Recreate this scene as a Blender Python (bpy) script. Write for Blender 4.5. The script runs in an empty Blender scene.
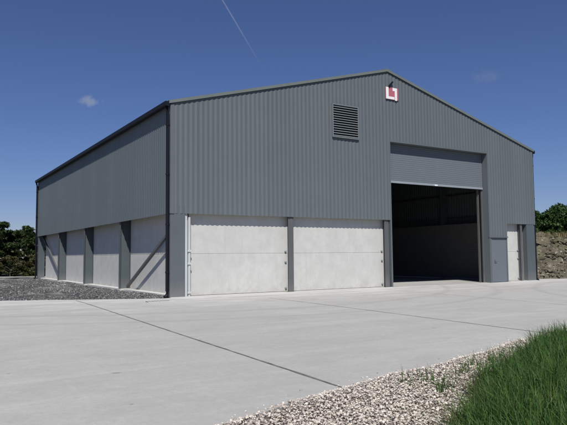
import bpy, math, random
import numpy as np
from mathutils import Vector, Matrix

random.seed(7)
rng = np.random.default_rng(7)
scene = bpy.context.scene
COL = scene.collection

# ------------------------------------------------------------------ sizes (metres)
W, L = 20.72, 25.68            # gable width, depth
EAVE, RIDGE, CLAD = 7.0, 9.79, 3.0
DX0, DX1, DTOP, DBOT = 10.46, 17.0, 6.55, 4.73     # vehicle door opening
PX0, PX1, PTOP = 17.15, 18.40, 2.30                # personnel door opening
SUN = Vector((-0.290, -0.540, 0.787)).normalized()  # towards the sun


def roofline(x):
    return EAVE + (RIDGE - EAVE) * (1 - abs(x - W / 2) / (W / 2))


# ------------------------------------------------------------------ mesh helpers
class MB:
    def __init__(self):
        self.v, self.f = [], []

    def box(self, x0, x1, y0, y1, z0, z1):
        b = len(self.v)
        self.v += [(x0, y0, z0), (x1, y0, z0), (x1, y1, z0), (x0, y1, z0),
                   (x0, y0, z1), (x1, y0, z1), (x1, y1, z1), (x0, y1, z1)]
        self.f += [tuple(b + i for i in q) for q in
                   ((0, 3, 2, 1), (4, 5, 6, 7), (0, 1, 5, 4), (1, 2, 6, 5), (2, 3, 7, 6), (3, 0, 4, 7))]
        return self

    def quad(self, a, b_, c, d):
        b = len(self.v)
        self.v += [tuple(a), tuple(b_), tuple(c), tuple(d)]
        self.f.append((b, b + 1, b + 2, b + 3))
        return self

    def prism(self, poly, axis, a0, a1):
        """extrude a 2D polygon along an axis: 'x' poly=(y,z), 'y' poly=(x,z), 'z' poly=(x,y)"""
        n, b = len(poly), len(self.v)
        for a in (a0, a1):
            for p, q in poly:
                self.v.append({'x': (a, p, q), 'y': (p, a, q), 'z': (p, q, a)}[axis])
        for i in range(n):
            j = (i + 1) % n
            self.f.append((b + i, b + j, b + n + j, b + n + i))
        self.f.append(tuple(b + i for i in range(n))[::-1])
        self.f.append(tuple(b + n + i for i in range(n)))
        return self

    def tube(self, pts, r, n=10):
        """swept round tube through points; r a number or one per point"""
        pts = [Vector(p) for p in pts]
        rs = r if isinstance(r, (list, tuple)) else [r] * len(pts)
        b = len(self.v)
        for i, p in enumerate(pts):
            d = (pts[min(i + 1, len(pts) - 1)] - pts[max(i - 1, 0)]).normalized()
            a = d.orthogonal().normalized() if abs(d.z) < .99 else Vector((1, 0, 0))
            if abs(d.z) < .99:
                a = d.cross(Vector((0, 0, 1))).normalized()
            c = d.cross(a)
            for k in range(n):
                t = 2 * math.pi * k / n
                self.v.append(tuple(p + (a * math.cos(t) + c * math.sin(t)) * rs[i]))
        for i in range(len(pts) - 1):
            for k in range(n):
                k2 = (k + 1) % n
                self.f.append((b + i * n + k, b + i * n + k2, b + (i + 1) * n + k2, b + (i + 1) * n + k))
        self.f.append(tuple(b + k for k in range(n))[::-1])
        e = b + (len(pts) - 1) * n
        self.f.append(tuple(e + k for k in range(n)))
        return self

    def bar(self, p, q, w, t, up=(1, 0, 0)):
        """flat rectangular bar from p to q, width w, thickness t along 'up'"""
        p, q, u = Vector(p), Vector(q), Vector(up)
        d = (q - p).normalized()
        s = d.cross(u).normalized()
        b = len(self.v)
        for c in (p, q):
            for i, j in ((-1, -1), (1, -1), (1, 1), (-1, 1)):
                self.v.append(tuple(c + s * (i * w / 2) + u * (j * t / 2)))
        self.f += [tuple(b + i for i in x) for x in
                   ((3, 2, 1, 0), (4, 5, 6, 7), (0, 1, 5, 4), (1, 2, 6, 5), (2, 3, 7, 6), (3, 0, 4, 7))]
        return self

    def build(self, name, mat, parent=None, bevel=0, smooth=False):
        me = bpy.data.meshes.new(name)
        me.from_pydata(self.v, [], self.f)
        return link(name, me, mat, parent, bevel, smooth)


def link(name, me, mat, parent=None, bevel=0, smooth=False):
    me.validate()
    import bmesh
    if len(me.polygons) < 60000:
        bm = bmesh.new(); bm.from_mesh(me)
        if all(e.is_manifold for e in bm.edges):
            bmesh.ops.recalc_face_normals(bm, faces=bm.faces)
        bm.to_mesh(me); bm.free()
    o = bpy.data.objects.new(name, me)
    for m in (mat if isinstance(mat, (list, tuple)) else [mat]):
        me.materials.append(m)
    COL.objects.link(o)
    if smooth:
        me.polygons.foreach_set('use_smooth', [True] * len(me.polygons))
    if bevel:
        b = o.modifiers.new('bevel', 'BEVEL'); b.width = bevel; b.segments = 2; b.limit_method = 'ANGLE'
    if parent is not None:
        set_parent(o, parent)
    return o


def world_loc(o):
    v = Vector(o.location)
    while o.parent:
        o = o.parent
        v += Vector(o.location)
    return v


def set_parent(o, parent):
    o.parent = parent
    root = parent
    while root.parent:
        root = root.parent
    if parent is root:                       # mesh data is in world metres
        o.matrix_parent_inverse = Matrix.Translation(-Vector(root.location))


def mesh_np(name, verts, faces, mat, parent=None, smooth=False):
    verts = np.asarray(verts, np.float32); faces = np.asarray(faces, np.int32)
    me = bpy.data.meshes.new(name)
    n, k = faces.shape
    me.vertices.add(len(verts)); me.vertices.foreach_set('co', verts.ravel())
    me.loops.add(n * k); me.loops.foreach_set('vertex_index', faces.ravel())
    me.polygons.add(n); me.polygons.foreach_set('loop_start', np.arange(n, dtype=np.int32) * k)
    try:
        me.polygons.foreach_set('loop_total', np.full(n, k, np.int32))
    except Exception:
        pass
    me.update(calc_edges=True)
    o = bpy.data.objects.new(name, me)
    me.materials.append(mat)
    COL.objects.link(o)
    if smooth:
        me.polygons.foreach_set('use_smooth', np.ones(n, bool))
    if parent is not None:
        set_parent(o, parent)
    return o


def tag(o, label=None, cat=None, group=None, kind=None):
    for k, v in (('label', label), ('category', cat), ('group', group), ('kind', kind)):
        if v:
            o[k] = v
    return o


def empty(name, loc):
    o = bpy.data.objects.new(name, None)
    o.location = loc
    COL.objects.link(o)
    return o


# ------------------------------------------------------------------ materials
class NT:
    def __init__(self, name):
        self.m = bpy.data.materials.new(name); self.m.use_nodes = True
        self.t = self.m.node_tree; self.n = self.t.nodes; self.l = self.t.links
        self.b = self.n['Principled BSDF']
        self.tc = self.n.new('ShaderNodeTexCoord')

    def add(self, typ, **kw):
        x = self.n.new(typ)
        for k, v in kw.items():
            setattr(x, k, v)
        return x

    def put(self, sock, v):
        if hasattr(v, 'links') or isinstance(v, bpy.types.NodeSocket):
            self.l.new(v, sock)
        else:
            sock.default_value = v

    def coords(self, scale=(1, 1, 1), rot=(0, 0, 0)):
        mp = self.add('ShaderNodeMapping')
        mp.inputs['Scale'].default_value = scale
        mp.inputs['Rotation'].default_value = rot
        self.l.new(self.tc.outputs['Object'], mp.inputs['Vector'])
        return mp.outputs[0]

    def noise(self, scale, detail=4, rough=.55, vec=None, dist=0):
        x = self.add('ShaderNodeTexNoise')
        x.inputs['Scale'].default_value = scale; x.inputs['Detail'].default_value = detail
        x.inputs['Roughness'].default_value = rough; x.inputs['Distortion'].default_value = dist
        self.l.new(vec if vec is not None else self.coords(), x.inputs['Vector'])
        return x.outputs['Fac']

    def voronoi(self, scale, vec=None, out='Distance', feature='F1'):
        x = self.add('ShaderNodeTexVoronoi', feature=feature)
        x.inputs['Scale'].default_value = scale
        self.l.new(vec if vec is not None else self.coords(), x.inputs['Vector'])
        return x.outputs[out]

    def ramp(self, fac, stops):
        x = self.add('ShaderNodeValToRGB')
        r = x.color_ramp
        while len(r.elements) < len(stops):
            r.elements.new(.5)
        for e, (p, c) in zip(r.elements, stops):
            e.position = p
            e.color = (c, c, c, 1) if isinstance(c, (int, float)) else (*c, 1)
        self.l.new(fac, x.inputs[0])
        return x.outputs[0]

    def mix(self, fac, a, b, blend='MIX'):
        x = self.add('ShaderNodeMix', data_type='RGBA', blend_type=blend)
        self.put(x.inputs[0], fac)
        for s, v in ((x.inputs[6], a), (x.inputs[7], b)):
            if isinstance(v, tuple):
                s.default_value = (*v, 1) if len(v) == 3 else v
            else:
                self.l.new(v, s)
        return x.outputs[2]

    def math(self, op, a, b=0.0):
        x = self.add('ShaderNodeMath', operation=op)
        self.put(x.inputs[0], a); self.put(x.inputs[1], b)
        return x.outputs[0]

    def finish(self, color, rough=.7, metal=0, bump=None, strength=.3, dist=.01, spec=None):
        self.put(self.b.inputs['Base Color'], (*color, 1) if isinstance(color, tuple) else color)
        self.put(self.b.inputs['Roughness'], rough)
        self.b.inputs['Metallic'].default_value = metal
        if spec is not None:
            self.b.inputs['Specular IOR Level'].default_value = spec
        if bump is not None:
            bp = self.add('ShaderNodeBump')
            bp.inputs['Strength'].default_value = strength; bp.inputs['Distance'].default_value = dist
            self.l.new(bump, bp.inputs['Height'])
            self.l.new(bp.outputs[0], self.b.inputs['Normal'])
        return self.m


def scaled(c, k):
    return tuple(x * k for x in c)


def painted(name, col, rough=.5, var=.08, dirt=.0, spec=.35):
    t = NT(name)
    n1 = t.noise(.6, 4, .6)
    n2 = t.noise(9, 3, .6, t.coords((1, 1, .12)))
    c = t.mix(t.ramp(n1, [(.3, 0.), (.7, 1.)]), scaled(col, 1 - var), scaled(col, 1 + var))
    c = t.mix(t.ramp(n2, [(.52, 0.), (.75, .35)]), c, scaled(col, .82))
    if dirt:
        sep = t.add('ShaderNodeSeparateXYZ'); t.l.new(t.tc.outputs['Object'], sep.inputs[0])
        low = t.math('ADD', sep.outputs[2], t.math('MULTIPLY', t.noise(3, 4), .5))
        c = t.mix(t.ramp(low, [(.3, dirt), (.85, 0.)]), c, (.33, .31, .28))
    return t.finish(c, rough, 0, t.noise(25, 2), .04, .01, spec)


CLADC = (.116, .135, .1455)
M = {}


def mat_clad():
    t = NT('grey green coated steel')
    sep = t.add('ShaderNodeSeparateXYZ'); t.l.new(t.tc.outputs['Object'], sep.inputs[0])
    sheet_no = t.math('ADD', t.math('FLOOR', sep.outputs[0]), t.math('MULTIPLY', t.math('FLOOR', sep.outputs[1]), 31.0))
    wn = t.add('ShaderNodeTexWhiteNoise', noise_dimensions='1D'); t.l.new(sheet_no, wn.inputs['W'])
    c = t.mix(wn.outputs['Value'], scaled(CLADC, .955), scaled(CLADC, 1.035))            # sheet to sheet
    c = t.mix(t.ramp(t.noise(.5, 4, .6), [(.35, 0.), (.7, .6)]), c, scaled(CLADC, .93))    # weathering
    c = t.mix(t.ramp(t.noise(5, 4, .65, t.coords((1.5, 1.5, .06))), [(.56, 0.), (.78, .45)]), c, (.10, .11, .108))   # rain runs
    lap = t.math('ABSOLUTE', t.math('SUBTRACT', t.math('FRACT', t.math('ADD', sep.outputs[0], sep.outputs[1])), .03))
    c = t.mix(t.ramp(lap, [(.004, .35), (.012, 0.)]), c, scaled(CLADC, .6))                # side laps
    return t.finish(c, t.ramp(t.noise(1.3, 4), [(.3, .46), (.7, .58)]), 0, t.noise(1.1, 3), .05, .02, .35)


M['clad'] = mat_clad()
M['flash'] = painted('grey flashing', (.105, .12, .132), .48, .08, .25)
M['verge'] = painted('verge flashing', (.145, .165, .158), .5, .05)
M['black'] = painted('black plastic', (.008, .009, .014), .55, .1, 0, .2)
M['steel'] = painted('grey painted steel', (.082, .098, .108), .55, .08, .2)
M['colsteel'] = painted('weathered steel', (.095, .10, .105), .55, .12, .2)
M['galv'] = painted('galvanised steel', (.50, .52, .525), .5, .08, .1, .5)
M['doorpaint'] = painted('door paint', (.132, .152, .172), .5, .03)
M['rail'] = painted('pale grey rail', (.26, .29, .32), .5, .05)
M['louvre'] = painted('louvre paint', (.165, .19, .2), .5, .04)
M['void'] = painted('dark void', (.02, .02, .022), .9, .1)
M['white'] = painted('white enamel', (.80, .78, .79), .4, .03)
M['red'] = painted('faded red enamel', (.42, .13, .16), .45, .08)
M['dsteel'] = painted('interior steel', (.10, .105, .10), .6, .1)


def mat_panel(name, base, seed):
    t = NT(name)
    big = t.noise(.55 + seed * .03, 5, .6)
    mid = t.noise(2.3, 5, .65)
    fine = t.noise(38, 3, .7)
    streak = t.noise(5, 4, .6, t.coords((1.4, 1.4, .10)))
    pores = t.voronoi(26)
    c = t.mix(t.ramp(big, [(.3, 0.), (.7, 1.)]), scaled(base, .93), scaled(base, 1.05))
    c = t.mix(t.ramp(mid, [(.40, 0.), (.66, .7)]), c, scaled(base, .84))
    sep = t.add('ShaderNodeSeparateXYZ'); t.l.new(t.tc.outputs['Object'], sep.inputs[0])
    wet = t.math('ADD', sep.outputs[2], t.math('MULTIPLY', t.noise(2.2, 5, .7), 1.5))
    c = t.mix(t.ramp(wet, [(.75, .55), (1.15, 0.)]), c, scaled((base[0], base[1] * .97, base[2] * .90), .74))     # splashed mud at the foot
    drip = t.noise(3.2, 5, .7, t.coords((1.6, 1.6, .18)))
    c = t.mix(t.ramp(drip, [(.56, 0.), (.70, .5)]), c, scaled(base, .78))
    c = t.mix(t.ramp(streak, [(.56, 0.), (.8, .35)]), c, scaled((base[0], base[1] * .98, base[2] * .93), .8))
    c = t.mix(t.ramp(fine, [(.4, .25), (.6, 0.)]), c, scaled(base, .8))
    c = t.mix(t.ramp(pores, [(.05, .5), (.11, 0.)]), c, scaled(base, .55))
    return t.finish(c, .85, 0, fine, .25, .01, .25)


M['panel'] = mat_panel('precast concrete', (.545, .545, .52), 0)
M['inpanel'] = mat_panel('shade darkened concrete', (.19, .187, .175), 2)  # same concrete for the inside walls, interior shade put into a darker colour
M['kerbconc'] = mat_panel('kerb concrete', (.60, .595, .575), 3)


def mat_yard():
    t = NT('broomed yard concrete')
    base = (.405, .399, .380)
    sep = t.add('ShaderNodeSeparateXYZ'); t.l.new(t.tc.outputs['Object'], sep.inputs[0])
    big = t.noise(.13, 4, .55)
    mid = t.noise(.7, 5, .6, dist=.6)
    fine = t.noise(60, 3, .7)
    speck = t.noise(14, 4, .75)
    sweep = t.noise(1.0, 4, .6, t.coords((.10, 1.5, 1), (0, 0, math.radians(-4))), .3)
    brush = t.noise(1.0, 3, .6, t.coords((1.2, 60, 1)))
    c = t.mix(t.ramp(big, [(.3, 0.), (.7, 1.)]), scaled(base, .93), scaled(base, 1.06))
    c = t.mix(t.ramp(mid, [(.4, 0.), (.7, .7)]), c, scaled((base[0], base[1] * .99, base[2] * .96), .86))
    c = t.mix(t.ramp(sweep, [(.5, 0.), (.68, .5)]), c, scaled(base, 1.18))
    c = t.mix(t.ramp(speck, [(.38, .34), (.52, 0.)]), c, scaled(base, .74))
    c = t.mix(t.ramp(t.noise(4.5, 6, .78), [(.52, 0.), (.66, .5)]), c, scaled(base, 1.14))
    c = t.mix(t.ramp(t.voronoi(19), [(.07, .55), (.14, 0.)]), c, scaled(base, .6))
    c = t.mix(t.ramp(fine, [(.35, .3), (.6, 0.)]), c, scaled(base, .78))
    # pale dust dragged out of the doorway by tyres
    dd = t.noise(.35, 5, .65, t.coords((1, 1.8, 1)), .8)
    nearw = t.math('ADD', sep.outputs[1], t.math('MULTIPLY', t.math('SUBTRACT', dd, .5), 9.0))
    dust = t.ramp(t.math('DIVIDE', t.math('ADD', nearw, 6.0), 6.0), [(.25, 0.), (.95, .75)])
    c = t.mix(t.math('MULTIPLY', dust, t.ramp(t.noise(.9, 4, .6, t.coords((.35, 1.6, 1))), [(.38, .15), (.62, 1.)])), c, (.56, .555, .54))
    # tyre sweeps turning towards the doorway: faint darker arcs
    for cx, cy, r0 in ((2.0, 7.5, 13.6), (2.0, 7.5, 15.5), (24, -17, 14.0), (24, -17, 15.9)):
        dx = t.math('SUBTRACT', sep.outputs[0], cx); dy = t.math('SUBTRACT', sep.outputs[1], cy)
        r = t.math('SQRT', t.math('ADD', t.math('MULTIPLY', dx, dx), t.math('MULTIPLY', dy, dy)))
        band = t.math('ABSOLUTE', t.math('SUBTRACT', r, r0))
        wob = t.math('ADD', band, t.math('MULTIPLY', t.noise(1.6, 4, .7), .35))
        c = t.mix(t.ramp(wob, [(.2, .30), (.42, 0.)]), c, scaled(base, .62))
    # oil and mud spots
    sp = t.voronoi(.55, t.coords((1, 1.5, 1)))
    c = t.mix(t.ramp(t.math('ADD', sp, t.math('MULTIPLY', t.noise(7, 3), .08)), [(.055, .6), (.085, 0.)]), c, scaled(base, .42))
    mud = t.noise(1.3, 6, .72, t.coords((.6, 1.3, 1), (0, 0, .5)), .6)
    c = t.mix(t.ramp(mud, [(.50, 0.), (.66, .5)]), c, (.325, .312, .285))
    sp2 = t.voronoi(1.7)
    c = t.mix(t.ramp(t.math('ADD', sp2, t.math('MULTIPLY', t.noise(9, 3), .05)), [(.045, .65), (.075, 0.)]), c, scaled(base, .42))
    sp3 = t.voronoi(.8, t.coords((.7, 1.4, 1), (0, 0, .3)))
    c = t.mix(t.ramp(t.math('ADD', sp3, t.math('MULTIPLY', t.noise(6, 4), .12)), [(.09, .6), (.14, 0.)]), c, scaled(base, 1.22))
    h = t.math('ADD', t.math('MULTIPLY', fine, .6), t.math('MULTIPLY', brush, .6))
    return t.finish(c, .88, 0, h, .22, .008, .2)


M['yard'] = mat_yard()
t = NT('interior floor concrete')
c = t.mix(t.ramp(t.noise(.7, 5, .6), [(.35, 0.), (.7, 1.)]), (.33, .325, .31), (.42, .41, .39))
M['floor'] = t.finish(c, .8, 0, t.noise(40, 3), .1, .01, .25)
t = NT('joint sealant')
c = t.mix(t.ramp(t.noise(4, 5, .7), [(.35, 0.), (.65, 1.)]), (.085, .085, .075), (.20, .195, .17))
M['joint'] = t.finish(c, .9, 0, None, spec=.2)


def mat_island(name, stops, rough, detail_scale, spec=.25, trans=0):
    t = NT(name)
    g = t.add('ShaderNodeNewGeometry')
    c = t.ramp(g.outputs['Random Per Island'], stops)
    c = t.mix(t.ramp(t.noise(detail_scale, 3, .7), [(.35, .0), (.7, .45)]), c, stops[0][1] if isinstance(stops[0][1], tuple) else (.1,) * 3)
    m = t.finish(c, rough, 0, t.noise(detail_scale * 3, 2), .15, .005, spec)
    return m


M['pebble'] = mat_island('cream limestone pebbles', [(0, (.16, .135, .115)), (.12, (.38, .325, .28)), (.35, (.62, .55, .48)), (.8, (.74, .67, .59)), (1, (.82, .78, .71))], .85, 40)
M['chipping'] = mat_island('dark road chippings', [(0, (.06, .06, .062)), (.45, (.125, .125, .125)), (.85, (.21, .21, .205)), (1, (.42, .41, .39))], .9, 12)
M['clod'] = mat_island('limestone rubble', [(0, (.09, .08, .058)), (.6, (.155, .14, .10)), (.92, (.23, .21, .16)), (1, (.42, .39, .33))], .95, 4)


def mat_leaf(name, a, b, c3, scale=.9):
    t = NT(name)
    g = t.add('ShaderNodeNewGeometry')
    c = t.ramp(g.outputs['Random Per Island'], [(0, a), (.55, b), (1, c3)])
    c = t.mix(t.ramp(t.noise(scale, 2), [(.35, 0.), (.65, .6)]), c, b)
    m = t.finish(c, .55, 0, None, spec=.3)
    tr = t.add('ShaderNodeBsdfTranslucent'); t.l.new(c, tr.inputs[0])
    ms = t.add('ShaderNodeMixShader'); ms.inputs[0].default_value = .25
    out = t.n['Material Output']
    t.l.new(t.b.outputs[0], ms.inputs[1]); t.l.new(tr.outputs[0], ms.inputs[2]); t.l.new(ms.outputs[0], out.inputs[0])
    return m


M['leafdark'] = mat_leaf('dark hedge leaves', (.018, .032, .012), (.034, .058, .018), (.07, .095, .03))
M['leafmid'] = mat_leaf('mid green leaves', (.025, .055, .014), (.045, .09, .022), (.085, .14, .04))
M['leafolive'] = mat_leaf('olive scrub leaves', (.045, .05, .02), (.085, .085, .035), (.15, .135, .06))
M['grass'] = mat_leaf('long grass blades', (.020, .056, .013), (.050, .118, .023), (.14, .205, .052), 1.6)
M['drygrass'] = mat_leaf('dry grass stems', (.14, .12, .05), (.22, .19, .09), (.34, .29, .16), .7)
M['olivegrass'] = mat_leaf('olive trampled grass', (.05, .055, .022), (.10, .10, .042), (.20, .18, .09), 1.2)
t = NT('bark')
M['bark'] = t.finish(t.mix(t.noise(8, 4, .6, t.coords((1, 1, .2))), (.05, .04, .03), (.13, .11, .085)), .9, 0, t.noise(14, 4), .5, .02)
t = NT('soil and turf')
c = t.mix(t.ramp(t.noise(.25, 5, .6), [(.4, 0.), (.6, 1.)]), (.035, .06, .018), (.10, .095, .05))
M['turf'] = t.finish(c, .95, 0, t.noise(9, 4, .7), .5, .04, .1)
t = NT('dark soil under grass')
c = t.mix(t.ramp(t.noise(5, 5, .6), [(.4, 0.), (.6, 1.)]), (.03, .045, .015), (.09, .08, .05))
M['soil'] = t.finish(c, .95, 0, t.noise(20, 4, .7), .5, .03, .1)
t = NT('crushed stone bed')
c = t.mix(t.ramp(t.noise(.5, 5, .65, dist=.5), [(.44, 0.), (.60, 1.)]), (.075, .075, .078), (.33, .325, .31))
c = t.mix(t.ramp(t.noise(9, 4, .8), [(.42, .5), (.6, 0.)]), c, (.04, .04, .042))
M['bed'] = t.finish(c, .95, 0, t.noise(14, 4, .8), .8, .05, .1)
t = NT('pebble bed')
c = t.mix(t.ramp(t.voronoi(22), [(.1, 1.), (.5, 0.)]), (.12, .10, .085), (.5, .45, .4))
M['pebbed'] = t.finish(c, .95, 0, t.voronoi(22), .8, .02, .1)
t = NT('rubbly earth')
c = t.mix(t.ramp(t.noise(1.3, 6, .7), [(.35, 0.), (.62, 1.)]), (.08, .07, .05), (.165, .148, .108))
c = t.mix(t.ramp(t.noise(5, 5, .75), [(.56, 0.), (.66, .8)]), c, (.46, .42, .36))
c = t.mix(t.ramp(t.noise(3.1, 5, .75), [(.30, .8), (.44, 0.)]), c, (.055, .045, .03))
c = t.mix(t.ramp(t.noise(.8, 5, .7), [(.52, 0.), (.64, .75)]), c, (.085, .095, .04))
M['earth'] = t.finish(c, .95, 0, t.noise(6, 5, .75), .9, .12, .1)

# ------------------------------------------------------------------ stones, leaves, blades
PHI = (1 + 5 ** .5) / 2


def ico(sub):
    import bmesh
    bm = bmesh.new(); bmesh.ops.create_icosphere(bm, subdivisions=sub, radius=1)
    v = np.array([x.co[:] for x in bm.verts]); f = np.array([[x.index for x in fc.verts] for fc in bm.faces])
    bm.free()
    return v, f


def stones(name, pos, size, mat, sub=2, flat=.65, lump=.28, parent=None, smooth=False):
    """one mesh of irregular stones: pos (n,3), size (n,)"""
    bv, bf = ico(sub)
    n, k = len(pos), len(bv)
    V = np.empty((n, k, 3), np.float32)
    variants = []
    for q in range(14):
        d = bv.copy()
        for _ in range(6):                                     # chop with random planes: angular stones
            ax = rng.normal(size=3); ax /= np.linalg.norm(ax)
            h = .48 + rng.random() * .34
            s = d @ ax
            d -= np.outer(np.maximum(s - h, 0), ax)
        d *= 1 + lump * (rng.random((k, 1)) - .5)
        variants.append(d * np.array([1, .6 + .4 * rng.random(), flat * (.7 + .6 * rng.random())]))
    for i in range(n):
        v = variants[rng.integers(14)]
        a, b_ = rng.random() * 6.283, rng.normal() * .35
        ca, sa, cb, sb = math.cos(a), math.sin(a), math.cos(b_), math.sin(b_)
        R = np.array([[ca, -sa * cb, sa * sb], [sa, ca * cb, -ca * sb], [0, sb, cb]])
        V[i] = v @ R.T * size[i] + pos[i]
    F = (bf[None] + (np.arange(n) * k)[:, None, None]).reshape(-1, 3)
    return mesh_np(name, V.reshape(-1, 3), F, mat, parent, smooth)


def leaves(name, pos, size, mat, parent=None, droop=.3, up=.5):
    n = len(pos)
    nrm = rng.normal(size=(n, 3)); nrm[:, 2] = np.abs(nrm[:, 2]) * (1 + up)
    nrm /= np.linalg.norm(nrm, axis=1, keepdims=True)
    a = np.cross(nrm, rng.normal(size=(n, 3))); a /= np.linalg.norm(a, axis=1, keepdims=True) + 1e-9
    b_ = np.cross(nrm, a)
    s = size[:, None]
    q = np.stack([pos - a * s, pos + b_ * s * .48, pos + a * s - nrm * s * droop, pos - b_ * s * .48], 1)
    F = (np.arange(n) * 4)[:, None] + np.arange(4)[None]
    return mesh_np(name, q.reshape(-1, 3), F, mat, parent)


def blades(name, pos, hgt, mat, width=.006, lean=.45):
    """curved tapering grass blades: three quads each"""
    n, seg = len(pos), 4
    az = rng.random(n) * 6.283
    ln = np.abs(rng.normal(size=n)) * lean
    d = np.stack([np.cos(az), np.sin(az), np.zeros(n)], 1)
    az2 = az + 1.57 + rng.normal(size=n) * .6
    side = np.stack([np.cos(az2), np.sin(az2), np.zeros(n)], 1)
    w = width * (.6 + .8 * rng.random(n))
    V = np.empty((n, 2 * (seg + 1), 3), np.float32)
    for i in range(seg + 1):
        u = i / seg
        c = pos + d * (hgt * ln * u ** 2)[:, None]
        c = c + np.array([0, 0, 1.]) * (hgt * (u - .25 * np.minimum(ln, 1.3) * u ** 2.5))[:, None]
        ww = (w * (1 - u ** 1.6) + .0006)[:, None]
        V[:, 2 * i] = c - side * ww; V[:, 2 * i + 1] = c + side * ww
    f = np.array([[2 * i, 2 * i + 1, 2 * i + 3, 2 * i + 2] for i in range(seg)])
    F = (f[None] + (np.arange(n) * 2 * (seg + 1))[:, None, None]).reshape(-1, 4)
    return mesh_np(name, V.reshape(-1, 3), F, mat)


# ------------------------------------------------------------------ camera
F_PX, CAM = 600.25, Vector((-7.912, -20.161, 1.4346))
YAW, PIT, ROLL = .560591, .072568, -.009676
fw = Vector((math.sin(YAW) * math.cos(PIT), math.cos(YAW) * math.cos(PIT), math.sin(PIT)))
r0 = fw.cross(Vector((0, 0, 1))).normalized(); u0 = r0.cross(fw)
r_ = r0 * math.cos(ROLL) + u0 * math.sin(ROLL); u_ = -r0 * math.sin(ROLL) + u0 * math.cos(ROLL)
cd = bpy.data.cameras.new('camera'); cam = bpy.data.objects.new('camera', cd); COL.objects.link(cam)
cd.sensor_width = 36; cd.lens = F_PX / 567 * 36; cd.clip_start = .05; cd.clip_end = 3000
cam.matrix_world = Matrix(((r_.x, u_.x, -fw.x, CAM.x), (r_.y, u_.y, -fw.y, CAM.y), (r_.z, u_.z, -fw.z, CAM.z), (0, 0, 0, 1)))
scene.camera = cam
HF = Vector((math.sin(YAW), math.cos(YAW), 0)); HR = Vector((math.cos(YAW), -math.sin(YAW), 0))


def cg(depth, lat, z=0.0):
    """ground point by distance along the view and to its right (used only to site things in plan)"""
    p = CAM + HF * depth + HR * lat
    return Vector((p.x, p.y, z))


# ------------------------------------------------------------------ ground, yard
def sheet(name, poly, z, mat, kind='structure', thick=None):
    mb = MB()
    if thick:
        mb.prism(poly, 'z', z - thick, z)
    else:
        mb.v = [(x, y, z) for x, y in poly]; mb.f = [tuple(range(len(poly)))]
    return tag(mb.build(name, mat), kind=kind)


sheet('ground', [(-700, -700), (700, -700), (700, 700), (-700, 700)], -.12, M['turf'])


def edge_y(x):                      # front edge of the slab, where the pebbles begin
    return -15.10 + .26 * (x + 4.5) + .05 * math.sin(x * 1.3) + .03 * math.sin(x * 3.7)


xs = np.linspace(-30, 34, 130)
front_edge = [(float(x), edge_y(float(x))) for x in xs]
yard_poly = front_edge + [(34, -4.6), (21.4, 1.9), (20.6, 2.2), (20.6, .22), (.2, .22), (.2, .06), (-.25, .0), (-5.1, 2.55), (-14, 7.0), (-30, 15.5)]
sheet('concrete_yard', yard_poly, 0, M['yard'], thick=.1)
sheet('shed_floor', [(.3, .222), (W - .3, .222), (W - .3, L - .2), (.3, L - .2)], .004, M['floor'], thick=.1)


def joint(pts, w=.022):
    mb = MB()
    pts = [Vector((*p, .004)) for p in pts]
    out = []
    for a, b_ in zip(pts[:-1], pts[1:]):
        n = max(2, int((b_ - a).length / .25))
        for i in range(n):
            out.append(a.lerp(b_, i / n))
    out.append(pts[-1])
    L_, R_ = [], []
    for i, p in enumerate(out):
        d = (out[min(i + 1, len(out) - 1)] - out[max(i - 1, 0)]).normalized()
        s = Vector((-d.y, d.x, 0))
        L_.append(p + s * w * (.35 + .4 * random.random())); R_.append(p - s * w * (.35 + .4 * random.random()))
    for i in range(len(out) - 1):
        mb.quad(L_[i], R_[i], R_[i + 1], L_[i + 1])
    return tag(mb.build('yard_joint', M['joint']), kind='structure')


joint([(-3.02, .85), (-3.03, -.37), (-3.85, edge_y(-3.85) + .02)], .034)
joint([(2.75, -2.2), (2.46, -6.9), (1.92, edge_y(1.9) + .03)], .022)
joint([(9.0, -1.2), (8.3, -7.0), (7.3, edge_y(7.3) + .03)], .014)
joint([(-9.4, 5.0), (-10.3, edge_y(-10.3) + .03)], .02)
joint([(-.3, -1.10), (4.0, -1.12), (10.2, -1.2), (20.5, -1.3)], .012)

# ------------------------------------------------------------------ dark crushed stone along the left wall
gx, gy = np.meshgrid(np.linspace(0, 1, 60), np.linspace(0, 1, 90))
y_ = .0 + gy * 30
xl = -14 - gy * 6
xr = np.full_like(y_, .19)
X = xl + (xr - xl) * gx
yb = np.where(X < -.25, .0 + (-.25 - X) * .51, .0) + .03
Y = yb + gy * (31 - yb)
Z = -.05 + .05 * np.sin(X * 1.3 + Y * .4) * np.sin(Y * .7 + 1) + .03 * rng.normal(size=X.shape)
edge_d = np.minimum(np.minimum(gy * 20, 1), np.minimum((1 - gx) * 16, 1))
Z = Z * edge_d - .02 * (1 - edge_d)
V = np.stack([X, Y, Z], -1).reshape(-1, 3)
idx = np.arange(90 * 60).reshape(90, 60)
Fq = np.stack([idx[:-1, :-1], idx[:-1, 1:], idx[1:, 1:], idx[1:, :-1]], -1).reshape(-1, 4)
tag(mesh_np('crushed_stone_bed', V, Fq, M['bed'], smooth=True), kind='structure')
n = 26000
py = rng.random(n) ** 1.3 * 26 + .1
px = .1 - rng.random(n) ** 1.2 * (7 + .25 * py)
ok = py > np.where(px < -.25, (-.25 - px) * .51, 0) + .02 + rng.random(n) * .25
px, py = px[ok], py[ok]
clump = np.sin(px * 1.1 + py * .5) + np.sin(py * .9 - px * .6)
sz = .012 + .042 * rng.random(len(px)) ** 3 + .008 * np.maximum(clump, 0)
tag(stones('crushed_stone', np.stack([px, py, -.015 + .03 * rng.random(len(px)) + .02 * clump], 1), sz, M['chipping'], 1),
    'loose dark crushed stone along the side wall of the shed', 'gravel', kind='stuff')

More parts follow.
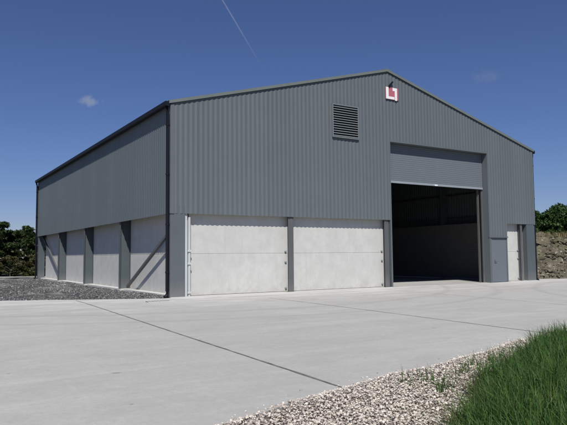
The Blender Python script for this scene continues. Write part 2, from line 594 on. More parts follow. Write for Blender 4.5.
# ------------------------------------------------------------------ pebbles and grass at the front edge
def ey(x):
    return -15.10 + .26 * (x + 4.5) + .05 * np.sin(x * 1.3) + .03 * np.sin(x * 3.7)


sheet('pebble_bed', [(-16, edge_y(-16) - .005)] + [(x, y - .004) for x, y in front_edge if -16 < x < 14] + [(14, edge_y(14) - 2.4), (-16, edge_y(-16) - 3.2)],
      -.055, M['pebbed'])
n = 78000
px = -10.5 + rng.random(n) ** 1.25 * 17
off = rng.random(n)
py = ey(px) - off * (1.9 + .25 * np.sin(px * 2.1)) + .05
near = (px + 7.9) ** 2 + (py + 20.2) ** 2
spill = rng.random(n) < .004
py = np.where(spill, ey(px) + np.abs(rng.normal(size=n)) * .13, py)
sz = .0055 + .0155 * rng.random(n) ** 2.4
pz = np.where(py > ey(px), .004, -.04 + .045 * rng.random(n) + .02 * np.exp(-off * 5) + .012 * np.sin(px * 3) * np.sin(py * 4))
tag(stones('pebbles', np.stack([px, py, pz], 1), sz, M['pebble'], 2, .65, .32),
    'cream and pinkish pebbles along the front edge of the concrete yard', 'pebbles', kind='stuff')

sheet('verge_soil', [(-12, edge_y(-12) - 3.4), (-6, edge_y(-6) - 2.4), (-3.9, edge_y(-3.9) - 1.7), (-1, edge_y(-1) - 1.5), (6, edge_y(6) - 1.5), (24, edge_y(24) - 1.5),
                     (24, -40), (-12, -40)], -.047, M['soil'])


def grass_edge(x):
    return ey(x) - (.72 + 1.3 / (1 + np.exp((x + 2.75) * 1.9))) + .14 * np.sin(x * 1.7 + 1) + .10 * np.sin(x * 4.3)


n = 120000
dep = 2.3 + 11.5 * rng.random(n) ** 1.5
lat = .1 + rng.random(n) * (.62 * dep + 1.6)
px = CAM.x + HF.x * dep + HR.x * lat; py = CAM.y + HF.y * dep + HR.y * lat
# tufts: pull blades towards clump centres
cxs = np.round(px / .16) * .16; cys = np.round(py / .16) * .16
jit = np.sin(cxs * 91.7 + cys * 37.3) * .07; jit2 = np.cos(cxs * 53.1 - cys * 71.9) * .07
pull = .55
px = px + (cxs + jit - px) * pull * rng.random(n); py = py + (cys + jit2 - py) * pull * rng.random(n)
dist = grass_edge(px) - py
ok = dist > -.15 * rng.random(n) ** 3
px, py, dist = px[ok], py[ok], dist[ok]
n = len(px)
tuft = .5 + .5 * np.sin(cxs[ok] * 12.9 + cys[ok] * 78.2)
h = (.30 + .14 * np.clip(dist / .5, 0, 1)) * (.55 + .5 * tuft + .4 * rng.random(n))
tag(blades('long_grass', np.stack([px, py, np.full(n, -.05)], 1), h, M['grass'], .0052, .5),
    'long dark green grass growing in front of the pebbles', 'grass', kind='stuff')
n2 = 9000
dep = 2.4 + 9 * rng.random(n2) ** 1.4
lat = .1 + rng.random(n2) * (.6 * dep + 1.2)
px = CAM.x + HF.x * dep + HR.x * lat; py = CAM.y + HF.y * dep + HR.y * lat
dist = grass_edge(px) - py
ok = dist > -.25 * rng.random(n2) ** 2
px, py, dist = px[ok], py[ok], dist[ok]
tag(blades('dry_grass', np.stack([px, py, np.full(len(px), -.05)], 1), (.16 + .22 * np.clip(dist / .7, 0, 1)) * (.6 + .6 * rng.random(len(px))), M['drygrass'], .0035, .5),
    'thin straw coloured stems scattered through the long grass', 'grass', kind='stuff')
# dull trampled growth where the grass meets the stones
n4 = 16000
px = -4.6 + rng.random(n4) * 3.4; py = grass_edge(px) + .12 - rng.random(n4) ** 1.2 * 1.5
ok = rng.random(n4) < .35 + .65 * (np.sin(px * 5.1 + py * 3.3) * np.sin(py * 6.7 - px * 2.1) > -.15)
px, py = px[ok], py[ok]
tag(blades('trampled_grass', np.stack([px, py, np.full(len(px), -.05)], 1), .10 + .22 * rng.random(len(px)), M['olivegrass'], .0055, .95),
    'dull olive trampled grass and stalks between the pebbles and the long grass', 'grass', kind='stuff')
# broad dock-like leaves low in the grass
n5 = 420
px = -4.2 + rng.random(n5) * 4.5; py = grass_edge(px) + .1 - rng.random(n5) * .8
kx = np.round(px / .5) * .5 + .11 * np.sin(px.round(1) * 40); ky = grass_edge(kx) - .1 - .25 * np.abs(np.sin(kx * 9))
px = kx + rng.normal(size=n5) * .06; py = ky + rng.normal(size=n5) * .06
tag(leaves('broad_weeds', np.stack([px, py, .0 + .16 * rng.random(n5)], 1), .03 + .035 * rng.random(n5), M['leafmid'], droop=.6),
    'low broad leaved weeds along the edge of the grass', 'weeds', kind='stuff')
# sparse weed sprouts standing in the pebbles near the grass
n3 = 900
cx = -3.2 + rng.random(40) * 3.6; cy = ey(cx) - .35 - rng.random(40) * 1.0
k = rng.integers(0, 40, n3)
px = cx[k] + rng.normal(size=n3) * .05; py = cy[k] + rng.normal(size=n3) * .05
tag(blades('weed_sprouts', np.stack([px, py, np.full(n3, -.05)], 1), .08 + .2 * rng.random(n3), M['grass'], .004, .6),
    'sparse grass sprouts coming up through the pebbles', 'weeds', kind='stuff')

# ------------------------------------------------------------------ the shed
shed = tag(empty('grain_store', (W / 2, L / 2, 0)), 'large grey steel clad farm shed with concrete lower walls and half raised vehicle door', 'shed')

PITCH, DEPTH = .2, .0145


def prof(u):
    u = u % PITCH
    pts = [(0, 0), (.055, 0), (.10, DEPTH), (.155, DEPTH), (.2, 0)]
    for (a, da), (b_, db) in zip(pts[:-1], pts[1:]):
        if a <= u <= b_:
            return da + (db - da) * (u - a) / (b_ - a)
    return 0


def breaks(u0, u1, extra=()):
    s = {round(u0, 5), round(u1, 5)} | {round(e, 5) for e in extra}
    k = math.floor(u0 / PITCH)
    while k * PITCH < u1:
        for q in (0, .055, .10, .155):
            u = k * PITCH + q
            if u0 < u < u1:
                s.add(round(u, 5))
        k += 1
    return sorted(s)


# front gable sheeting
us = breaks(.03, W - .03, (W / 2, DX0, DX1, PX0, PX1))
mb = MB()
for a, b_ in zip(us[:-1], us[1:]):
    m = (a + b_) / 2
    zb = CLAD
    if DX0 < m < DX1:
        zb = DTOP
    elif DX1 < m < PX1:
        zb = PTOP
    mb.quad((a, prof(a), zb), (b_, prof(b_), zb), (b_, prof(b_), roofline(b_) - .01), (a, prof(a), roofline(a) - .01))
mb.build('gable_cladding', M['clad'], shed)
# rear gable and the two long sides
us = breaks(.03, W - .03, (W / 2,))
mb = MB()
for a, b_ in zip(us[:-1], us[1:]):
    mb.quad((b_, L - prof(b_), CLAD), (a, L - prof(a), CLAD), (a, L - prof(a), roofline(a) - .01), (b_, L - prof(b_), roofline(b_) - .01))
mb.build('gable_cladding', M['clad'], shed)
us = breaks(.03, L - .03)
for s in (0, 1):
    mb = MB()
    for a, b_ in zip(us[:-1], us[1:]):
        xa, xb = (prof(a), prof(b_)) if s == 0 else (W - prof(a), W - prof(b_))
        q = ((xb, b_, CLAD), (xa, a, CLAD), (xa, a, EAVE - .01), (xb, b_, EAVE - .01))
        mb.quad(*(q if s == 0 else q[::-1]))
    mb.build('side_cladding', M['clad'], shed)
# corner flashings over the sheeting
for x0, x1, y0, y1 in ((-.012, .13, -.014, -.004), (-.014, -.004, -.004, .12), (W - .13, W + .012, -.014, -.004), (W + .004, W + .014, -.004, .12),
                       (-.014, -.004, L - .12, L + .004), (W + .004, W + .014, L - .12, L + .004)):
    MB().box(x0, x1, y0, y1, CLAD - .01, EAVE - .05).build('corner_flashing', M['clad'], shed)

# roof
roof = MB()
for s in (-1, 1):
    xe = W / 2 + s * (W / 2 + .06)
    ze = EAVE - .06 * (RIDGE - EAVE) / (W / 2)
    poly = [(xe, ze + .005), (W / 2, RIDGE + .005), (W / 2, RIDGE + .075), (xe, ze + .075)]
    roof.prism(poly if s < 0 else poly[::-1], 'y', -.01, L + .01)
roof = roof.build('roof', M['clad'], shed)
for s in (-1, 1):
    for y0, y1 in ((-.056, -.032), (L + .032, L + .056)):
        xe = W / 2 + s * (W / 2 + .08)
        ze = EAVE - .08 * (RIDGE - EAVE) / (W / 2)
        mb = MB()
        poly = [(xe, ze - .025), (W / 2, RIDGE - .025), (W / 2, RIDGE + .085), (xe, ze + .085)]
        mb.prism(poly if s < 0 else poly[::-1], 'y', y0, y1)
        # top leg of the flashing lapping onto the roof
        ya, yb = (y0, y0 + .2) if y0 < 0 else (y1 - .2, y1)
        poly = [(xe, ze + .084), (W / 2, RIDGE + .084), (W / 2, RIDGE + .092), (xe, ze + .092)]
        mb.prism(poly if s < 0 else poly[::-1], 'y', ya, yb)
        mb.build('verge_flashing', M['verge'], roof)
mb = MB()
sl = (RIDGE - EAVE) / (W / 2)
mb.prism([(W / 2 - .28, RIDGE + .098 - .28 * sl), (W / 2, RIDGE + .098), (W / 2 + .28, RIDGE + .098 - .28 * sl), (W / 2 + .28, RIDGE + .112 - .28 * sl), (W / 2, RIDGE + .114), (W / 2 - .28, RIDGE + .112 - .28 * sl)],
         'y', -.045, L + .045)
mb.build('ridge_cap', M['verge'], roof)

# gutters: open box with rolled lip, stop ends
for s in (-1, 1):
    xb = -.045 if s < 0 else W + .045
    xo = xb + s * .17
    zt = EAVE + .03
    lo, hi = sorted((xb, xo))
    t_ = .008
    mb = MB()
    prof_out = [(xb, zt), (xb, zt - .15), (xb + s * .03, zt - .17), (xo - s * .03, zt - .17), (xo, zt - .14), (xo, zt), (xo - s * t_, zt), (xo - s * t_, zt - .135),
                (xo - s * .034, zt - .16), (xb + s * .034, zt - .16), (xb + s * t_, zt - .145), (xb + s * t_, zt)]
    mb.prism(prof_out if s > 0 else prof_out[::-1], 'y', -.02, L + .02)
    for y0, y1 in ((-.03, -.018), (L + .018, L + .03)):
        mb.prism([(xb, zt), (xb, zt - .15), (xb + s * .03, zt - .17), (xo - s * .03, zt - .17), (xo, zt - .14), (xo, zt)], 'y', y0, y1)
    mb.build('gutter', M['black'], shed)
for x, y in ((-.075, .10), (-.075, L - .10), (W + .085, .09), (W + .085, L - .1)):
    s = -1 if x < 0 else 1
    dp = MB().tube([(x + s * .05, y, EAVE - .13), (x + s * .05, y, EAVE - .22), (x, y, EAVE - .42), (x, y, .25), (x, y, .12), (x + s * .05, y - .02, .05), (x + s * .11, y - .03, .035)], .062, 12)
    dp = dp.build('downpipe', M['black'], shed, smooth=True)
    for z in (.9, 2.6, 4.4, 6.2):
        MB().tube([(x, y, z - .025), (x, y, z + .025)], .075, 12).build('pipe_clip', M['black'], dp)

# clad corner boxes at ground level
MB().box(.0, .56, .012, .34, .0, CLAD + .3).build('corner_casing', M['flash'], shed, .008)
MB().box(20.02, W - .02, .02, .34, .0, CLAD + .3).build('corner_casing', M['steel'], shed, .008)
MB().box(.03, .46, L - .42, L - .03, .0, CLAD + .3).build('corner_casing', M['steel'], shed, .008)
# pale galvanised channel beside the near corner casing
ch = MB().box(.585, .665, .06, .19, .0, CLAD + .1)
ch.box(.725, .80, .09, .2, .0, CLAD - .12).box(.665, .725, .17, .19, 0, CLAD)
ch = ch.build('corner_channel', M['galv'], shed)
for z in (.12, 1.16, 1.62):
    MB().box(.69, .82, .06, .088, z, z + .07).build('fixing_bracket', M['galv'], ch, .004)


# front columns (I sections) with fixing brackets
def ibeam(mb, cx, cy, z0, z1, b_, d, along='y', tf=.018, tw=.012):
    """vertical I section: depth d along 'along', flange width b"""
    if along == 'y':
        mb.box(cx - b_ / 2, cx + b_ / 2, cy - d / 2, cy - d / 2 + tf, z0, z1)
        mb.box(cx - b_ / 2, cx + b_ / 2, cy + d / 2 - tf, cy + d / 2, z0, z1)
        mb.box(cx - tw / 2, cx + tw / 2, cy - d / 2 + tf, cy + d / 2 - tf, z0, z1)
    else:
        mb.box(cx - d / 2, cx - d / 2 + tf, cy - b_ / 2, cy + b_ / 2, z0, z1)
        mb.box(cx + d / 2 - tf, cx + d / 2, cy - b_ / 2, cy + b_ / 2, z0, z1)
        mb.box(cx - d / 2 + tf, cx + d / 2 - tf, cy - tw / 2, cy + tw / 2, z0, z1)
    return mb


for cx in (5.12, 10.2, 19.62):
    b_ = .25 if cx < 19 else .15
    c = ibeam(MB(), cx, .26, 0, EAVE if cx < 19 else CLAD + .2, b_, .40).build('gable_column', M['colsteel'], shed)
    pl = MB().box(cx - b_ / 2 - .05, cx + b_ / 2 + .05, .0, .19, .0, .022)
    pl.build('base_plate', M['colsteel'], c)
    for z in (.14, 1.18, 1.60):
        MB().box(cx - b_ / 2 - .06, cx - b_ / 2 + .02, .22, .272, z, z + .05).build('fixing_bracket', M['rail'], c, .004)


# concrete wall panels, two courses per bay
def panel_front(x0, x1):
    for z0, z1, dy in ((.03, 1.547, 0), (1.551, 3.25, .002)):
        MB().box(x0, x1, .275 + dy, .42, z0, z1).box(x0 + .02, x1 - .02, .33, .40, 1.50, 1.58).build('concrete_panel', M['panel'], shed, .012)  # second box: unseen tongue added to stop light leaking through the joint


panel_front(.81, 5.105)
panel_front(5.135, 10.185)
panel_front(18.46, 19.60)
panel_front(19.64, 20.01)
ys_col = [6.15, 12.40, 18.80]
bays = [(.36, 6.13), (6.17, 12.38), (12.42, 18.78), (18.82, L - .44)]
for y0, y1 in bays:
    for z0, z1, dx in ((.03, 1.547, 0), (1.551, 3.25, .002)):  # side panels also get an added hidden tongue that blocks light at the joint
        MB().box(.52 + dx, .66, y0, y1, z0, z1).box(.57, .64, y0 + .02, y1 - .02, 1.50, 1.58).build('concrete_panel', M['panel'], shed, .012)
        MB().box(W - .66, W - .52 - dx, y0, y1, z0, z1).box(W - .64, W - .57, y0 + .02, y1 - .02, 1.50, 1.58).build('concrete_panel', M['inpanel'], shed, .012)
for x0, x1 in ((.62, 5.2), (5.22, 10.36), (10.38, 15.5), (15.52, W - .62)):
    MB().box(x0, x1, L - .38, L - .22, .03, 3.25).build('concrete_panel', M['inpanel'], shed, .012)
# plinth strips
MB().box(.0, 10.40, -.10, .27, -.02, .022).build('plinth', M['kerbconc'], shed)
MB().box(18.44, W, -.08, .27, -.02, .024).build('plinth', M['kerbconc'], shed)
MB().box(.20, .52, .36, L - .45, -.06, .07).build('plinth', M['kerbconc'], shed, .015)

# side columns, portal rafters, purlins
for y in ys_col + [.6, L - .6]:
    for s in (0, 1):
        cx = .285 if s == 0 else W - .285
        if y in ys_col:
            c = ibeam(MB(), cx, y, 0, EAVE - .02, .20, .47, 'x').build('side_column', M['steel'], shed)
            x0, x1 = (.045, .515) if s == 0 else (W - .515, W - .045)
            MB().box(x0, x1, y - .16, y + .16, .0, .075).build('base_plate', M['kerbconc'], c)
    mb = MB()
    for s in (-1, 1):
        p = Vector((W / 2 + s * (W / 2 - .5), y, EAVE - .12)); q = Vector((W / 2, y, RIDGE - .28))
        mb.bar(p, q, .38, .016, (0, 1, 0))
        mb.bar(p + Vector((0, 0, -.19)), q + Vector((0, 0, -.19)), .016, .18, (0, 1, 0))
        # haunch
        a = W / 2 + s * (W / 2 - .5)
        mb.prism([(a, EAVE - .35), (a - s * 1.9, EAVE + .1), (a, EAVE - 1.05)], 'y', y - .008, y + .008)
    mb.build('rafter', M['dsteel'], shed)
for k in range(1, 7):
    for s in (-1, 1):
        x = W / 2 + s * k * 1.6
        z = roofline(x) - .09
        MB().box(x - .03, x + .03, .2, L - .2, z - .08, z + .06).build('purlin', M['dsteel'], shed)
for z in (3.6, 5.0, 6.3):
    MB().box(W - .17, W - .05, .4, L - .4, z, z + .06).build('sheeting_rail', M['dsteel'], shed)
    MB().box(.5, W - .5, L - .18, L - .06, z, z + .06).build('sheeting_rail', M['dsteel'], shed)
for x in (5.2, 10.37, 15.5):
    ibeam(MB(), x, L - .55, 0, roofline(x) - .3, .2, .3).build('gable_column', M['dsteel'], shed)

# wall braces in the end bays of the side
for p, q in (((.27, 5.85, .16), (.27, .30, 2.62)), ((.27, 19.05, .16), (.27, L - .45, 2.98))):
    br = MB().bar(p, q, .10, .012, (1, 0, 0))
    off = Vector((.055, 0, 0))
    d = (Vector(q) - Vector(p)).normalized(); sd = d.cross(Vector((1, 0, 0))).normalized() * .045
    br.bar(Vector(p) + off - sd, Vector(q) + off - sd, .012, .09, (1, 0, 0))
    br.build('wall_brace', M['colsteel'], shed)

# louvre ventilator
lx0, lx1, lz0, lz1 = 7.20, 8.62, 6.45, 7.89
lv = MB().box(lx0, lx1, -.012, .0, lz0, lz1).build('louvre_vent', M['void'], shed)
fr = MB()
fr.box(lx0, lx0 + .045, -.075, -.013, lz0, lz1).box(lx1 - .045, lx1, -.075, -.013, lz0, lz1)
fr.box(lx0 + .045, lx1 - .045, -.075, -.013, lz1 - .045, lz1).box(lx0 + .045, lx1 - .045, -.075, -.013, lz0, lz0 + .045)
fr.build('vent_frame', M['louvre'], lv)
sl_ = MB()
nsl = 13
for i in range(nsl):
    z = lz0 + .05 + (lz1 - lz0 - .1) * (i + .12) / nsl
    sl_.prism([(-.088, z), (-.082, z - .004), (-.02, z + .052), (-.02, z + .060)], 'x', lx0 + .045, lx1 - .045)
sl_.build('vent_blades', M['louvre'], lv)

# big vehicle door: reveal, curtain, bottom rail, guides
rv = MB()
rv.box(DX0 - .07, DX0, -.016, .40, .0, DTOP)                        # left reveal
rv.box(DX0 - .07, DX1 + .07, -.016, .40, DTOP, DTOP + .07)          # head
rv = rv.build('door_reveal', M['clad'], shed)
MB().box(DX1, DX1 + .07, -.018, .40, .0, DTOP - .002).build('side_reveal', M['clad'], rv)
MB().box(DX1 + .071, PX0 - .005, .02, .2, 0, PTOP).build('jamb_post', M['dsteel'], rv)
cur = MB()
z = DBOT + .10
zt_ = DTOP - .005
ns = int((zt_ - z) / .0915)
hs = (zt_ - z) / ns
x0, x1 = DX0 + .03, DX1 - .03
for i in range(ns):
    za = z + i * hs
    pr = [(.306, za), (.301, za + hs * .2), (.300, za + hs * .5), (.301, za + hs * .8), (.306, za + hs)]
    for (ya, z0), (yb, z1) in zip(pr[:-1], pr[1:]):
        cur.quad((x0, ya, z0), (x1, ya, z0), (x1, yb, z1), (x0, yb, z1))
door = cur.build('vehicle_door', M['doorpaint'], shed)
MB().box(x0, x1, .28, .34, DBOT, DBOT + .10).build('bottom_rail', M['rail'], door, .006)
MB().box(13.50, 13.68, .23, .279, DBOT + .0, DBOT + .06).build('handle', M['white'], door, .006)
for xg in (DX0 + .005, DX1 - .085):
    MB().box(xg, xg + .08, .345, .40, .0, DTOP).build('guide_rail', M['colsteel'], door)
MB().box(DX0 - .1, DX1 + .1, .42, 1.0, DTOP - .1, DTOP + .6).build('roller_housing', M['dsteel'], door)
MB().box(DX1 - .20, DX1 - .15, .46, .56, .0, DTOP).build('door_post', M['dsteel'], door)
MB().box(DX0 - .28, DX0 - .02, .43, .60, 0, DTOP + .8).build('door_post', M['dsteel'], door)
MB().box(DX1 + .05, DX1 + .28, .43, .60, 0, DTOP + .8).build('door_post', M['dsteel'], door)

# personnel door
pd = MB().box(PX0 + .055, PX1 - .055, .05, .095, .02, PTOP - .06).build('personnel_door', M['doorpaint'], shed, .004)
fr = MB()
fr.box(PX0, PX0 + .05, .018, .2, .0, PTOP - .002).box(PX1 - .05, PX1, .018, .2, .0, PTOP - .002).box(PX0 + .05, PX1 - .05, .018, .2, PTOP - .055, PTOP - .002)
fr.build('door_frame', M['doorpaint'], pd)
hd = MB().box(17.40, 17.45, .034, .05, .96, 1.14)
hd.tube([(17.425, .05, 1.06), (17.425, 0.0, 1.06), (17.55, -.005, 1.06)], .011, 8)
hd.build('handle', M['colsteel'], pd)
MB().box(PX1 + .005, 18.455, .05, .3, 0, CLAD - .01).build('door_post', M['flash'], shed)
MB().box(DX1 - .02, PX1 + .03, -.03, .02, PTOP - .03, PTOP + .03).build('door_drip', M['clad'], shed)

# ------------------------------------------------------------------ gable emblem
sign = tag(empty('emblem_sign', (10.62, -.02, 8.50)), 'small red and white emblem sign fixed under the roof ridge of the gable', 'sign')
sx, sz_ = 10.25, 8.50
MB().box(sx, sx + .76, -.045, -.012, sz_, sz_ + .55).build('sign_board', M['red'], sign, .004)
lt = MB()
lt.box(sx, sx + .15, -.057, -.0455, sz_ + .005, sz_ + .545).box(sx + .15, sx + .50, -.0565, -.0455, sz_ + .005, sz_ + .125)
lt.build('letter', M['white'], sign)
lt = MB()
lt.box(sx + .53, sx + .66, -.057, -.0455, sz_ - .03, sz_ + .545).box(sx + .40, sx + .53, -.0565, -.0455, sz_ + .40, sz_ + .545)
lt.build('letter', M['white'], sign)
MB().bar((sx + .16, -.07, sz_ + .575), (sx + .40, -.07, sz_ + .82), .07, .05, (0, 1, 0)).build('stroke', M['black'], sign)

# ------------------------------------------------------------------ drain gully at the foot of the corner pipe
g = MB().box(-1.30, -.50, -1.55, -1.15, -.01, .012)
gully = tag(g.build('drain_gully', M['void']), 'small dark drain grating set in the yard near the shed corner', 'drain')
gr = MB()
for i in range(8):
    gr.box(-1.28 + i * .1, -1.255 + i * .1, -1.5495, -1.1505, .0125, .02)
gr.box(-1.36, -.44, -1.63, -1.55, -.01, .022).box(-1.36, -.44, -1.15, -1.10, -.01, .022)
gr.build('grating', M['kerbconc'], gully)

# ------------------------------------------------------------------ trees, scrub, bank
def tree(name, label, base, h, r, nleaf, leaf, mat, trunk_r=.12, low=.12, group=None, cat='tree', nclump=60, sq=1.0):
    base = Vector(base)
    root = tag(empty(name, base), label, cat, group)
    mb = MB()
    top = base + Vector((rng.normal() * .15, rng.normal() * .15, h * .72))
    mid = base.lerp(top, .5) + Vector((rng.normal() * .15, rng.normal() * .15, 0))
    mb.tube([base - Vector((0, 0, .1)), mid, top], [trunk_r, trunk_r * .65, trunk_r * .2], 8)
    # clump centres on limbs
    cs, rs = [], []
    for i in range(nclump):
        u = low + (1 - low) * rng.random() ** .85
        wr = r * (math.sin(min(1, max(.12, 1.05 - (u - .35) ** 2 * 1.9)) * 1.45)) * (.35 + .65 * rng.random() ** .5)
        if u > .8:
            wr *= (1.02 - u) / .22 * .9 + .12
        a = rng.random() * 6.283
        c = base + Vector((math.cos(a) * wr, math.sin(a) * wr * sq, u * h * (.9 + .14 * rng.random())))
        cs.append(c); rs.append(h * (.05 + .06 * rng.random()))
        if i % 3 == 0:
            st = base.lerp(top, min(.95, max(.1, u * .75)))
            mb.tube([st, st.lerp(c, .55) + Vector((0, 0, .08)), c], [trunk_r * .35, trunk_r * .2, trunk_r * .06], 5)
    mb.build('trunk', M['bark'], root)
    cs = np.array([c[:] for c in cs]); rs = np.array(rs)
    k = rng.integers(0, nclump, nleaf)
    d = rng.normal(size=(nleaf, 3)); d /= np.linalg.norm(d, axis=1, keepdims=True)
    d[:, 2] *= .7
    pos = cs[k] + d * (rs[k] * rng.random(nleaf) ** .45)[:, None]
    leaves('crown', pos, leaf * (.6 + .8 * rng.random(nleaf)), mat, root)
    return root


GL = 'trees and bushes beyond the left end of the shed'
specs = [  # depth, lateral, height, radius, mat, label, category
    (54, -27.0, 5.6, 3.0, 'leafdark', 'dark bushy tree cut by the left edge of the photo', 'tree'),
    (56, -23.9, 4.3, 2.5, 'leafdark', 'dark rounded tree in the middle of the left clump behind the olive scrub', 'tree'),
    (60, -21.6, 3.4, 2.6, 'leafdark', 'lowest dark tree of the left clump, touching the far corner of the shed', 'tree'),
]
for d, l, h, r, m, lab, cat in specs:
    tree('broadleaf_tree', lab, cg(d, l, -.1), h, r, 26000, .13, M[m], .15, .03, GL, cat, 190)
# a few more of the same row just outside the frame and behind the shed
tree('broadleaf_tree', 'dark tree continuing the row past the left edge', cg(55, -31.5, -.1), 5.2, 3.0, 9000, .18, M['leafdark'], .15, .05, GL, 'tree', 120)
GS = 'scrub at the foot of the left trees'
for i, (d, l, h, r, lab) in enumerate(((50, -26.3, 2.0, 1.9, 'olive brown scrub bush low at the left photo edge, in front of the trees'),
                                        (51, -23.2, 1.7, 1.8, 'olive brown scrub bush between the photo edge and the shed corner'),
                                        (52, -20.9, 2.1, 1.1, 'yellowish scrub bush right against the far corner of the shed'))):
    tree('scrub_bush', lab, cg(d, l, -.1), h, r, 5000, .12, M['leafolive'], .05, .02, GS, 'bush', 60)
GR = 'trees behind the earth bank'
tree('broadleaf_tree', 'tall green tree rising over the earth bank at the right', cg(47, 21.5, -.1), 5.25, 1.9, 18000, .12, M['leafmid'], .14, .2, GR, 'tree', 120)
tree('broadleaf_tree', 'lower green tree close to the right wall of the shed, behind the bank', cg(48, 20.2, -.1), 4.6, 1.8, 16000, .12, M['leafmid'], .12, .2, GR, 'tree', 120)
tree('broadleaf_tree', 'green tree at the right photo edge behind the bank', cg(46, 22.9, -.1), 4.9, 1.9, 16000, .12, M['leafmid'], .12, .2, GR, 'tree', 120)
tree('broadleaf_tree', 'green tree continuing the row past the right edge', cg(46, 25.6, -.1), 4.9, 2.0, 5000, .16, M['leafmid'], .12, .2, GR, 'tree', 55)

# light strip of track under the left hedge
mb = MB()
for a, b_ in zip(range(-34, -15, 1), range(-33, -14, 1)):
    p, q = cg(46 + .3 * math.sin(a), a), cg(46 + .3 * math.sin(b_), b_)
    mb.quad((p.x, p.y, .02), (q.x, q.y, .02), (q.x + HF.x * 1.6, q.y + HF.y * 1.6, .02), (p.x + HF.x * 1.6, p.y + HF.y * 1.6, .02))
tag(mb.build('path', M['kerbconc']), kind='structure')

# rubbly earth bank to the right of the shed
A = Vector((21.55, 2.4, 0)); Bv = HR
nu, nv = 150, 60
V = np.zeros((nv, nu, 3))
for j in range(nv):
    for i in range(nu):
        u = i / (nu - 1) * 26
        v = j / (nv - 1)
        if v < .5:
            dd = v / .5 * 1.5; hh = 2.55 * (v / .5) ** .9
        elif v < .75:
            dd = 1.5 + (v - .5) / .25 * 2.2; hh = 2.55 + .08 * math.sin(u)
        else:
            dd = 3.7 + (v - .75) / .25 * 4; hh = 2.55 * (1 - (v - .75) / .25)
        p = A + Bv * u + HF * dd
        V[j, i] = (p.x, p.y, hh - .05 + .10 * math.sin(u * .9) * min(1, v * 3))
kk = rng.normal(size=(nv, nu)) * .05
low = np.sin(np.arange(nu)[None] * .55 + np.arange(nv)[:, None] * .4) * .07 + np.sin(np.arange(nu)[None] * .21 - np.arange(nv)[:, None] * .7) * .09
V[2:, :, 2] += (kk + low)[2:]
V[2:, :, 0] += (HF.x * (kk[::-1] + low * .9))[2:]; V[2:, :, 1] += (HF.y * (kk[::-1] + low * .9))[2:]
idx = np.arange(nv * nu).reshape(nv, nu)
Fq = np.stack([idx[:-1, :-1], idx[:-1, 1:], idx[1:, 1:], idx[1:, :-1]], -1).reshape(-1, 4)
bank = mesh_np('earth_bank', V.reshape(-1, 3), Fq, M['earth'])
tag(bank, 'rough brown bank of rubbly earth beside the right wall of the shed', 'bank', kind='structure')
n = 2600
u = rng.random(n) * 14; v = rng.random(n)
P0 = np.array([(A + Bv * float(a) + HF * (1.5 * float(b_) - .02) + Vector((0, 0, 2.5 * float(b_) ** .9)))[:] for a, b_ in zip(u, v)])
tag(stones('rubble', P0, .025 + .10 * rng.random(n) ** 4, M['clod'], 1), 'pale stones and clods over the face of the earth bank', 'rubble', kind='stuff')
n = 2600
u = rng.random(n) * 14
P0 = np.array([(A + Bv * float(a) + HF * (1.35 + .8 * float(b_)) + Vector((0, 0, 2.42)))[:] for a, b_ in zip(u, rng.random(n))])
tag(blades('bank_grass', P0, .15 + .3 * rng.random(n), M['drygrass'], .012, .5), 'pale grass along the top of the earth bank', 'grass', kind='stuff')

# ------------------------------------------------------------------ light and sky
el = math.asin(SUN.z); azi = math.atan2(SUN.x, SUN.y)
sd = bpy.data.lights.new('sun', 'SUN'); sd.energy = 5.0; sd.angle = math.radians(.53); sd.color = (1, .965, .91)
so = bpy.data.objects.new('sun', sd); COL.objects.link(so)
so.rotation_euler = SUN.to_track_quat('Z', 'Y').to_euler()
so.location = (-20, -30, 60)

w = bpy.data.worlds.new('World'); scene.world = w; w.use_nodes = True
nt = w.node_tree; nd, lk = nt.nodes, nt.links
bg = nd['Background']
sky = nd.new('ShaderNodeTexSky'); sky.sky_type = 'NISHITA'; sky.sun_disc = False
sky.sun_elevation = el; sky.sun_rotation = azi
sky.altitude = 100; sky.air_density = 1.0; sky.dust_density = 0.0; sky.ozone_density = 8.0
bg.inputs['Strength'].default_value = .06


def cam_dir(x, y):
    return (fw + r_ * ((x - 283.5) / F_PX) - u_ * ((y - 212.5) / F_PX)).normalized()


tc = nd.new('ShaderNodeTexCoord')
DIR = tc.outputs['Generated']


def wm(op, a, b_=0.0, c=None):
    x = nd.new('ShaderNodeMath'); x.operation = op
    for s, v in ((x.inputs[0], a), (x.inputs[1], b_)):
        if isinstance(v, (int, float)):
            s.default_value = v
        else:
            lk.new(v, s)
    return x.outputs[0]


def wdot(v):
    x = nd.new('ShaderNodeVectorMath'); x.operation = 'DOT_PRODUCT'
    lk.new(DIR, x.inputs[0]); x.inputs[1].default_value = v[:]
    return x.outputs['Value']


def wnoise(scale, detail, sc=(1, 1, 1)):
    mp = nd.new('ShaderNodeMapping'); mp.inputs['Scale'].default_value = sc; lk.new(DIR, mp.inputs[0])
    x = nd.new('ShaderNodeTexNoise'); x.inputs['Scale'].default_value = scale; x.inputs['Detail'].default_value = detail
    x.inputs['Roughness'].default_value = .65
    lk.new(mp.outputs[0], x.inputs['Vector'])
    return x.outputs['Fac']


def smooth(v, lo, hi):
    x = nd.new('ShaderNodeMapRange'); x.interpolation_type = 'SMOOTHSTEP'
    lk.new(v, x.inputs[0]); x.inputs[1].default_value = lo; x.inputs[2].default_value = hi
    return x.outputs[0]


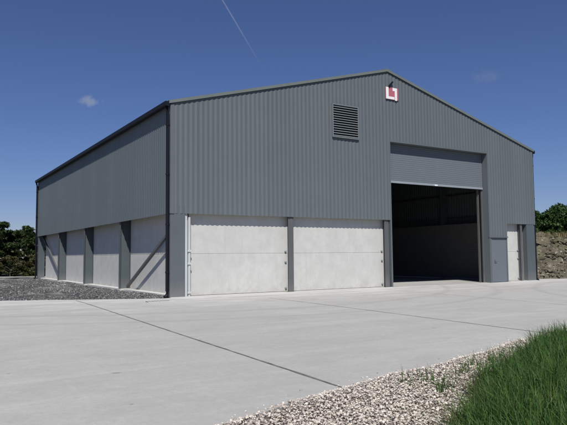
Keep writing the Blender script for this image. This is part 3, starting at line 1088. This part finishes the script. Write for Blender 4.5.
masks = []
for (x, y), rad, st in (((89, 101), .021, .40), ((485, 76), .026, .10)):   # wisps of cloud by direction
    c = cam_dir(x, y)
    e1 = c.cross(Vector((0, 0, 1))).normalized(); e2 = e1.cross(c)
    a, b_ = wdot(e1), wdot(e2)
    q = wm('SQRT', wm('ADD', wm('MULTIPLY', a, a), wm('MULTIPLY', wm('MULTIPLY', b_, b_), 5.0)))
    edge = wm('ADD', wm('DIVIDE', q, rad), wm('MULTIPLY', wm('SUBTRACT', wnoise(60, 5), .5), 2.2))
    mk = wm('SUBTRACT', 1.0, smooth(edge, .1, 1.0))
    mk = wm('MULTIPLY', mk, smooth(wdot(c), .9, .95))
    masks.append(wm('MULTIPLY', mk, st))
d0, d1 = cam_dir(219, -6), cam_dir(268, 77)                                   # vapour trail along a great circle
nrm = d0.cross(d1).normalized()
midd = (d0 + d1).normalized()
tang = nrm.cross(midd)
ac = wm('ABSOLUTE', wdot(nrm))
wob = wm('ADD', ac, wm('MULTIPLY', wm('SUBTRACT', wnoise(140, 3), .5), .0016))
band = wm('SUBTRACT', 1.0, smooth(wob, .0001, .0016))
fade = wm('MULTIPLY', smooth(wdot(tang), tang.dot(d1), tang.dot(d0) + .02), smooth(wdot(midd), .8, .9))
fade = wm('SUBTRACT', 1.0, smooth(wdot(tang), tang.dot(d0) + .02, tang.dot(d1)))
fade = wm('MULTIPLY', fade, smooth(wdot(midd), .8, .9))
masks.append(wm('MULTIPLY', wm('MULTIPLY', band, fade), .30))
tot = masks[0]
for m_ in masks[1:]:
    tot = wm('MAXIMUM', tot, m_)
mx = nd.new('ShaderNodeMix'); mx.data_type = 'RGBA'
tint = nd.new('ShaderNodeMix'); tint.data_type = 'RGBA'; tint.blend_type = 'MULTIPLY'
tint.inputs[0].default_value = 1; tint.inputs[7].default_value = (1.03, .96, 1.16, 1)
lk.new(sky.outputs[0], tint.inputs[6])
lk.new(tot, mx.inputs[0]); lk.new(tint.outputs[2], mx.inputs[6]); mx.inputs[7].default_value = (6.5, 6.8, 7.8, 1)
lk.new(mx.outputs[2], bg.inputs['Color'])

# ------------------------------------------------------------------ render settings
vs = scene.view_settings
vs.view_transform = 'Standard'; vs.look = 'None'; vs.exposure = 0; vs.gamma = 1; vs.use_curve_mapping = False
scene.render.engine = 'CYCLES'
scene.cycles.max_bounces = 8; scene.cycles.diffuse_bounces = 5
scene.cycles.use_denoising = True
scene.cycles.sample_clamp_indirect = 8
